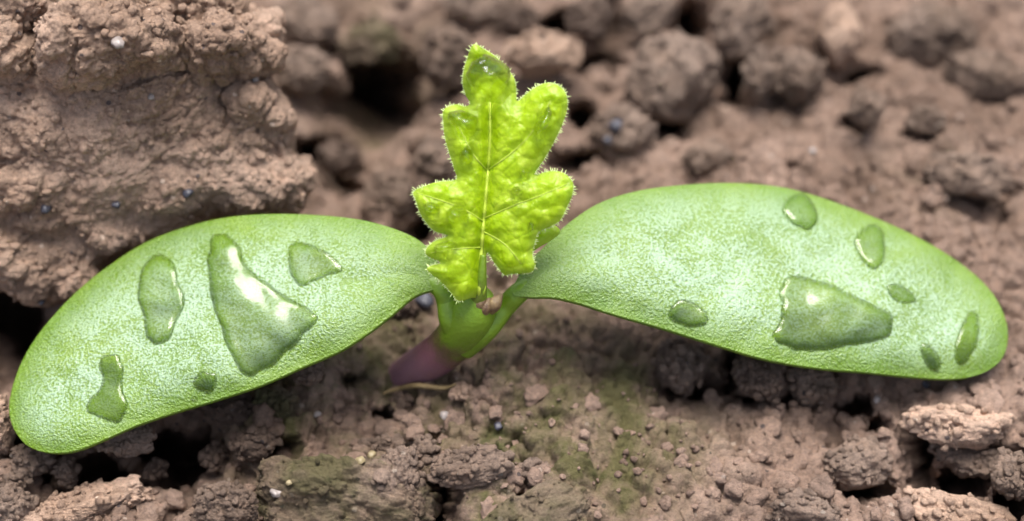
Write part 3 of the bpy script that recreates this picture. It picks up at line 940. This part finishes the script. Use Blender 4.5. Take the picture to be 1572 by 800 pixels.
# petioles: from the collar to each seed leaf
v, f, al = tube([PD(706, 522, dfoot * .33), PD(694, 490, dfoot * .2), PD(688, 462, .13), PD(678, 444, .11), PD(655, 430, .13), PD(620, 422, .19)], [.060, .056, .050, .044, .034, .015], 16, k0=.72, k1=1.1)
part('petiole', v, f, M_STEM, attrs={'along': al})
v, f, al = tube([PD(712, 532, dfoot * .33), PD(746, 506, dfoot * .22), PD(775, 472, .14), PD(796, 450, .10), PD(826, 430, .13), PD(860, 412, .19)], [.058, .050, .044, .044, .036, .015], 16, k0=.72, k1=1.1)
part('petiole', v, f, M_STEM, attrs={'along': al})

# --- lobed young leaf
LOBED = [(727, 68), (745, 76), (764, 89), (779, 105), (790, 121), (793, 138), (794, 155), (806, 145), (821, 134), (839, 127), (856, 130), (868, 141), (872, 157), (869, 176), (861, 198),
         (848, 224), (835, 246), (821, 268), (836, 264), (851, 262), (868, 267), (880, 281), (879, 300), (871, 318), (861, 338), (845, 349), (828, 356), (822, 372), (818, 392), (822, 408), (815, 419), (800, 420),
         (786, 421), (775, 423), (766, 414), (756, 400), (748, 388), (746, 410), (744, 452), (722, 458), (704, 463), (692, 450), (676, 432), (655, 415), (662, 407), (676, 403), (655, 393), (654, 381), (668, 369), (686, 362), (668, 356), (656, 345),
         (645, 329), (637, 306), (634, 294), (655, 284), (677, 278), (700, 275), (696, 257), (689, 235), (683, 214), (680, 190), (681, 168), (700, 160), (715, 163), (721, 158), (714, 145), (710, 130), (711, 110), (717, 89)]
VEINS = [[(752, 155), (752, 220), (746, 300), (742, 345), (738, 400), (735, 455)],
         [(748, 262), (785, 235), (815, 205), (845, 155)], [(748, 262), (725, 235), (705, 195)],
         [(744, 335), (790, 315), (830, 300), (872, 282)], [(742, 340), (705, 318), (640, 296)],
         [(741, 355), (775, 375), (800, 405)], [(740, 380), (700, 382), (662, 388)]]
VEINS_S = [catmull(x, 8, closed=False) for x in VEINS]
CUP = np.array([750.0, 118.0])
def lobed_relief(q, d):
    r = 0.055 * (1 - np.exp(-d / 14.0))                              # each lobe bulges between its margins
    dm = dist_poly(q, VEINS_S[0], closed=False)
    r -= 0.045 * np.exp(-(dm / 9.0) ** 2)
    for vv_ in VEINS_S[1:]:
        r -= 0.010 * np.exp(-(dist_poly(q, vv_, closed=False) / 6.0) ** 2)
    p = np.stack([q[:, 0] / 22.0, q[:, 1] / 22.0, 0 * d], 1)
    r += 0.016 * perlin(p, 60) + 0.009 * perlin(p * 2.3, 61)
    r += 0.0005 * np.abs(q[:, 0] - 748)                              # wings lifted in a shallow V
    dc = np.linalg.norm((q - CUP) / np.array([34, 40]), axis=1)
    r -= 0.05 * np.exp(-dc ** 2 * 1.6)                               # tip cupped round its drop
    r += 0.05 * np.clip((160 - q[:, 1]) / 90, 0, 1) ** 2              # tip curls forward
    return r
lobe = Sheet(LOBED, 3.6, PD(740, 440, -0.04), np.array([0, -math.cos(math.radians(47)), math.sin(math.radians(47))]), lobed_relief, 0.022, (1.2,))
q, d, v, f, rim = lobe.build()
vein = np.zeros(len(q))
for i, vv_ in enumerate(VEINS_S): vein = np.maximum(vein, np.exp(-(dist_poly(q, vv_, closed=False) / (3.2 if i == 0 else 2.2)) ** 2))
e = np.clip(d / 12.0, 0, 1)
leaf = part('lobed_leaf', v, f, M_LEAF, attrs={'vein': np.r_[vein, vein[~rim]], 'edge': np.r_[e, e[~rim]]})
leaf['label'] = 'upright lime green lobed leaf with a finely fringed margin'

def fringe(sheet, parent, step, length, width, skip=None):
    poly = resample(sheet.poly, step)
    t = np.roll(poly, -1, 0) - np.roll(poly, 1, 0); t /= np.linalg.norm(t, axis=1, keepdims=True)
    nn = np.stack([t[:, 1], -t[:, 0]], 1)
    area = 0.5 * np.sum(poly[:, 0] * np.roll(poly[:, 1], -1) - np.roll(poly[:, 0], -1) * poly[:, 1])
    if area < 0: nn = -nn
    V, F = [], []
    for a, tt, n2 in zip(poly, t, nn):
        if skip and skip(a): continue
        if random.random() < .18: continue
        L = length * random.choice((.45, .6, .8, 1.0, 1.35)) * random.uniform(.8, 1.2)
        dirn = n2 + tt * random.uniform(-.5, .5); dirn /= np.linalg.norm(dirn)
        b = sheet.at(np.array([a - n2 * 1.0]))[0]
        tip = b + (RT * dirn[0] - UPV * dirn[1]) * L * S - FW * random.uniform(-.35, .6) * L * S
        ax_ = RT * tt[0] - UPV * tt[1]; bx_ = sheet.n
        k = len(V); w = width * S
        V += [b + ax_ * w, b - ax_ * w * .5 + bx_ * w * .8, b - ax_ * w * .5 - bx_ * w * .8, (b * .45 + tip * .55) + ax_ * w * .7, (b * .45 + tip * .55) - ax_ * w * .35 + bx_ * w * .55, (b * .45 + tip * .55) - ax_ * w * .35 - bx_ * w * .55, tip]
        for i in range(3):
            j = (i + 1) % 3
            F += [(k + i, k + j, k + 3 + j), (k + i, k + 3 + j, k + 3 + i), (k + 3 + i, k + 3 + j, k + 6)]
    o = part('marginal_hairs', np.array(V), np.array(F), M_HAIR, parent)
    o['kind'] = 'stuff'
    return o
fringe(lobe, leaf, 2.7, 5.2, 1.1, lambda a: a[1] > 425 and a[0] > 712)

# midrib and lateral veins standing out from the blade
def vein_tube(line, r0, r1, name='vein'):
    pts = resample(catmull(line, 8, closed=False), 8, closed=False)
    p = lobe.at(pts) + lobe.n * 0.0015
    n_ = len(p)
    v, f, al = tube(p, np.linspace(r0, r1, n_), 8, k0=1, k1=1, n=2)
    return part(name, v, f, M_VEIN, leaf)
M_VEIN = plain('pale_vein', (0.33, 0.44, 0.03), 0.4, 0.4, (0.40, 0.50, 0.06), 20)
vein_tube(VEINS[0], .004, .010, 'midrib')
for vv_ in VEINS[1:]: vein_tube(vv_, .0028, .0015)

# stalk of the lobed leaf and the brown bud scales in the fork
v, f, al = tube([PD(742, 392, -.05), PD(739, 425, -.03), PD(735, 455, .02), PD(726, 490, .10)], [.012, .022, .034, .045], 14, k0=.70, k1=.60)
part('petiole', v, f, M_STEM, leaf, attrs={'along': al})

BUD = [(748, 388), (760, 396), (768, 412), (776, 423), (790, 421), (803, 421), (816, 418), (823, 406), (818, 390), (826, 381), (845, 370), (860, 357), (852, 346), (835, 348), (800, 360), (770, 365)]
def bud_relief(q, d):
    p = np.stack([q[:, 0] / 16.0, q[:, 1] / 16.0, 0 * d], 1)
    return 0.05 * (1 - np.exp(-d / 10.0)) + 0.02 * perlin(p, 80)
bud = Sheet(BUD, 3.6, PD(770, 395, 0.02), np.array([.1, -math.cos(math.radians(50)), math.sin(math.radians(50))]), bud_relief, 0.02, (1.2,))
q, d, v, f, rim = bud.build()
z0_ = np.zeros(len(v))
e = np.clip(d / 12.0, 0, 1)
bl = part('basal_lobe', v, f, M_LEAF, leaf, attrs={'vein': z0_, 'edge': np.r_[e, e[~rim]]})

M_BROWN = plain('brown_bud', (0.10, 0.055, 0.03), 0.35, 0.5, (0.24, 0.17, 0.08), 40, 0.6)
for (a, b, r) in (((728, 478), (744, 452), .034), ((738, 488), (752, 458), .026), ((748, 482), (770, 452), .03)):
    v, f, al = tube([PD(*a, .09), PD((a[0] + b[0]) / 2, (a[1] + b[1]) / 2, .03), PD(*b, .03)], [.016, r, .008], 12)
    part('bud_scale', v, f, M_BROWN)

# straw fibre at the foot of the stem
pts = [on_z(np.array(float(a)), np.array(float(b)), gz_at(*on_z(np.array(float(a)), np.array(float(b)))[:2]) + .05) for a, b in ((588, 604), (612, 597), (640, 592), (680, 596), (700, 590))]
v, f, al = tube(pts, [.006, .011, .012, .010, .004], 10)
b0 = pts[2].copy()
o = obj('straw_fibre', mesh_from('straw_fibre', v - b0, f), M_STRAW, loc=b0)
tag(o, 'pale dry straw fibre lying at the foot of the purple stem', 'straw')

# ------------------------------------------------------------------ rain water lying on the leaves
def drop(sheet, outline, height, edge, label, group=None, step=3.0, ripple=0.0, name='water_drop', rimw=4.0, wet_in=0.35):
    poly = resample(catmull(outline, 8), step)
    cc = poly.mean(0); rad_ = np.linalg.norm(poly - cc, axis=1).mean()
    wob = perlin(np.c_[poly / (rad_ * .55), np.zeros(len(poly))], 33) + .5 * perlin(np.c_[poly / (rad_ * .22), np.zeros(len(poly))], 34)
    poly = cc + (poly - cc) * (1 + 0.14 * wob)[:, None]
    poly = resample(poly, step)
    q, f = fill_outline(poly, step, (0.8, 2.0))
    box = (sheet.q > poly.min(0) - 2).all(1) & (sheet.q < poly.max(0) + 2).all(1)
    kk = np.where(box)[0]; kk = kk[inside(sheet.q[kk], poly)]
    dd_ = dist_poly(sheet.q[kk], poly)
    if len(kk): sheet.wet[kk] = np.maximum(sheet.wet[kk], np.clip(dd_ / 4.0, 0, 1) * (wet_in + (1 - wet_in) * np.exp(-(dd_ / 11.0) ** 2)))
    d = dist_poly(q, poly)
    base = sheet.at(q)
    x = np.minimum(d / edge, 1)
    h = height * np.sqrt(np.clip(1 - (1 - x) ** 2, 0, 1))
    h = h + 0.25 * height * (1 - np.exp(-d / 26.0))
    if ripple: h = h * (1 + ripple * perlin(np.stack([q[:, 0] / 28, q[:, 1] / 28, 0 * d], 1), 90))
    rim = d < 1e-3
    top = base + sheet.n * (h + 0.0015)[:, None]
    bot = base - sheet.n * 0.003
    ids = np.arange(len(q)); bid = np.where(rim, ids, np.cumsum(~rim) - 1 + len(q))
    top[rim] = base[rim] - sheet.n * 0.001
    v = np.vstack([top, bot[~rim]]); ff = np.vstack([f, bid[f][:, ::-1]])
    c = v.mean(0)
    me = mesh_from(name, v - c, ff)
    rm = np.exp(-(d / rimw) ** 2); attr(me, 'rim', np.r_[rm, rm[~rim]])
    o = obj(name, me, M_WATER, loc=c)
    tag(o, label, 'water drop', group)
    return o

def zpts(pts, scale, ox, oy): return [(x / scale + ox, y / scale + oy) for x, y in pts]
def oval(cx, cy, rx, ry, rot=0.0, n=10, jit=.1):
    r = random.Random(int(cx * 31 + cy))
    out = []
    for k in range(n):
        a = 2 * math.pi * k / n; s_ = 1 + r.uniform(-jit, jit)
        x, y = rx * math.cos(a) * s_, ry * math.sin(a) * s_
        out.append((cx + x * math.cos(rot) - y * math.sin(rot), cy + x * math.sin(rot) + y * math.cos(rot)))
    return out
SL, SR = cotyledons['l'][0], cotyledons['r'][0]
drop(SL, zpts([(430, 190), (405, 250), (402, 300), (420, 360), (430, 410), (460, 437), (500, 415), (520, 360), (540, 310), (525, 260), (510, 210), (480, 170)], 1.905, 0, 300), 0.013, 10, 'tall oval puddle on the tilted seed leaf', ripple=.25)
drop(SL, [(322, 372), (319, 420), (328, 470), (345, 525), (375, 574), (410, 566), (440, 542), (462, 520), (488, 490), (445, 458), (402, 428), (376, 405), (368, 378), (345, 362)], 0.013, 14, 'largest puddle, spread across the middle of the tilted seed leaf', ripple=.25)
drop(SL, zpts([(300, 470), (288, 500), (300, 535), (285, 575), (255, 600), (255, 632), (300, 650), (345, 662), (372, 620), (358, 560), (362, 510), (345, 468)], 1.905, 0, 300), 0.010, 7, 'kidney-shaped puddle near the tip of the tilted seed leaf', ripple=.25, wet_in=.7)
drop(SL, oval(316, 586, 18, 17), 0.012, 9, 'small round drop near the lower margin of the tilted seed leaf', ripple=.25)
drop(SL, [(448, 372), (480, 376), (508, 392), (526, 414), (500, 424), (470, 438), (448, 428), (442, 400)], 0.007, 9, 'thin faint puddle near the stalk of the tilted seed leaf', ripple=.25)
drop(SL, oval(298, 613, 5, 4), 0.005, 5, 'tiny bead on the lower margin of the tilted seed leaf', step=1.5)
drop(SR, zpts([(58, 570), (88, 510), (80, 430), (88, 372), (130, 362), (210, 378), (300, 410), (400, 458), (462, 500), (462, 550), (400, 590), (300, 606), (200, 620), (110, 612)], 2.2233, 1160, 260), 0.013, 14, 'largest puddle on the broad seed leaf', ripple=.25)
drop(SR, zpts([(88, 140), (125, 88), (175, 92), (212, 150), (192, 202), (135, 192)], 2.2233, 1160, 260), 0.014, 10, 'bulging drop at the upper margin of the broad seed leaf', ripple=.25)
drop(SR, zpts([(336, 240), (395, 185), (434, 215), (442, 290), (412, 342), (362, 312)], 2.2233, 1160, 260), 0.013, 10, 'pear-shaped drop on the broad seed leaf', ripple=.25)
drop(SR, zpts([(448, 400), (485, 390), (530, 420), (548, 448), (500, 458), (460, 435)], 2.2233, 1160, 260), 0.010, 6, 'small glinting oval drop in the middle of the broad seed leaf', ripple=.25)
drop(SR, zpts([(562, 600), (600, 606), (632, 655), (618, 692), (580, 668)], 2.2233, 1160, 260), 0.010, 6, 'small slanting drop near the lower margin of the broad seed leaf', ripple=.25)
drop(SR, zpts([(735, 482), (762, 520), (756, 600), (702, 672), (676, 640), (690, 560)], 2.2233, 1160, 260), 0.009, 6, 'crescent puddle at the tip of the broad seed leaf', ripple=.25, wet_in=.7)
drop(SR, zpts([(532, 515), (568, 474), (620, 480), (672, 520), (665, 562), (600, 568), (545, 548)], 2.3525, 800, 260), 0.012, 9, 'oval drop nearest the stalk on the broad seed leaf', ripple=.25)
# on the lobed leaf
def lobe_drop(o_, h, e_, label): return drop(lobe, o_, h * 1.1, e_ * 1.35, label, step=2.2, rimw=5.0, wet_in=0.75, ripple=.22)
lobe_drop([(728, 92), (748, 84), (768, 92), (782, 108), (780, 128), (766, 148), (752, 157), (736, 146), (720, 130), (716, 110)], 0.130, 30, 'big drop held in the cupped tip of the lobed leaf')
lobe_drop([(842, 162), (848, 180), (838, 200), (822, 208), (818, 196), (828, 180)], 0.075, 10, 'pointed drop on the upper lobe nearer the broad seed leaf')
lobe_drop([(690, 172), (712, 170), (732, 180), (734, 196), (722, 212), (706, 216), (696, 200), (688, 186)], 0.090, 16, 'round drop on the upper lobe nearer the tilted seed leaf')
lobe_drop(oval(805, 265, 8, 7), 0.060, 7, 'little bead beside the midrib of the lobed leaf, upper of two')
lobe_drop(oval(793, 293, 9, 8), 0.068, 8, 'little bead beside the midrib of the lobed leaf, lower of two')
lobe_drop(oval(702, 330, 17, 15), 0.083, 13, 'round drop on the middle lobe nearer the tilted seed leaf')
lobe_drop(oval(662, 318, 14, 9, .3), 0.053, 8, 'flat drop at the end of a middle lobe')
lobe_drop(oval(684, 378, 18, 9, -.25), 0.060, 8, 'long drop on the small bottom lobe')
lobe_drop(oval(815, 348, 6, 9), 0.060, 6, 'narrow bead near the base of the middle lobe')
lobe_drop(oval(716, 240, 11, 13), 0.045, 9, 'flat drop below the upper lobe')
drop(bud, oval(800, 397, 9, 8), 0.060, 7, 'bead on the lowest lobe above the fork', step=2.0, rimw=60.0)

for sh_, o_ in (cotyledons['l'], cotyledons['r'], (lobe, leaf)):
    attr(o_.data, 'wet', np.r_[sh_.wet, sh_.wet[~sh_.rim]])
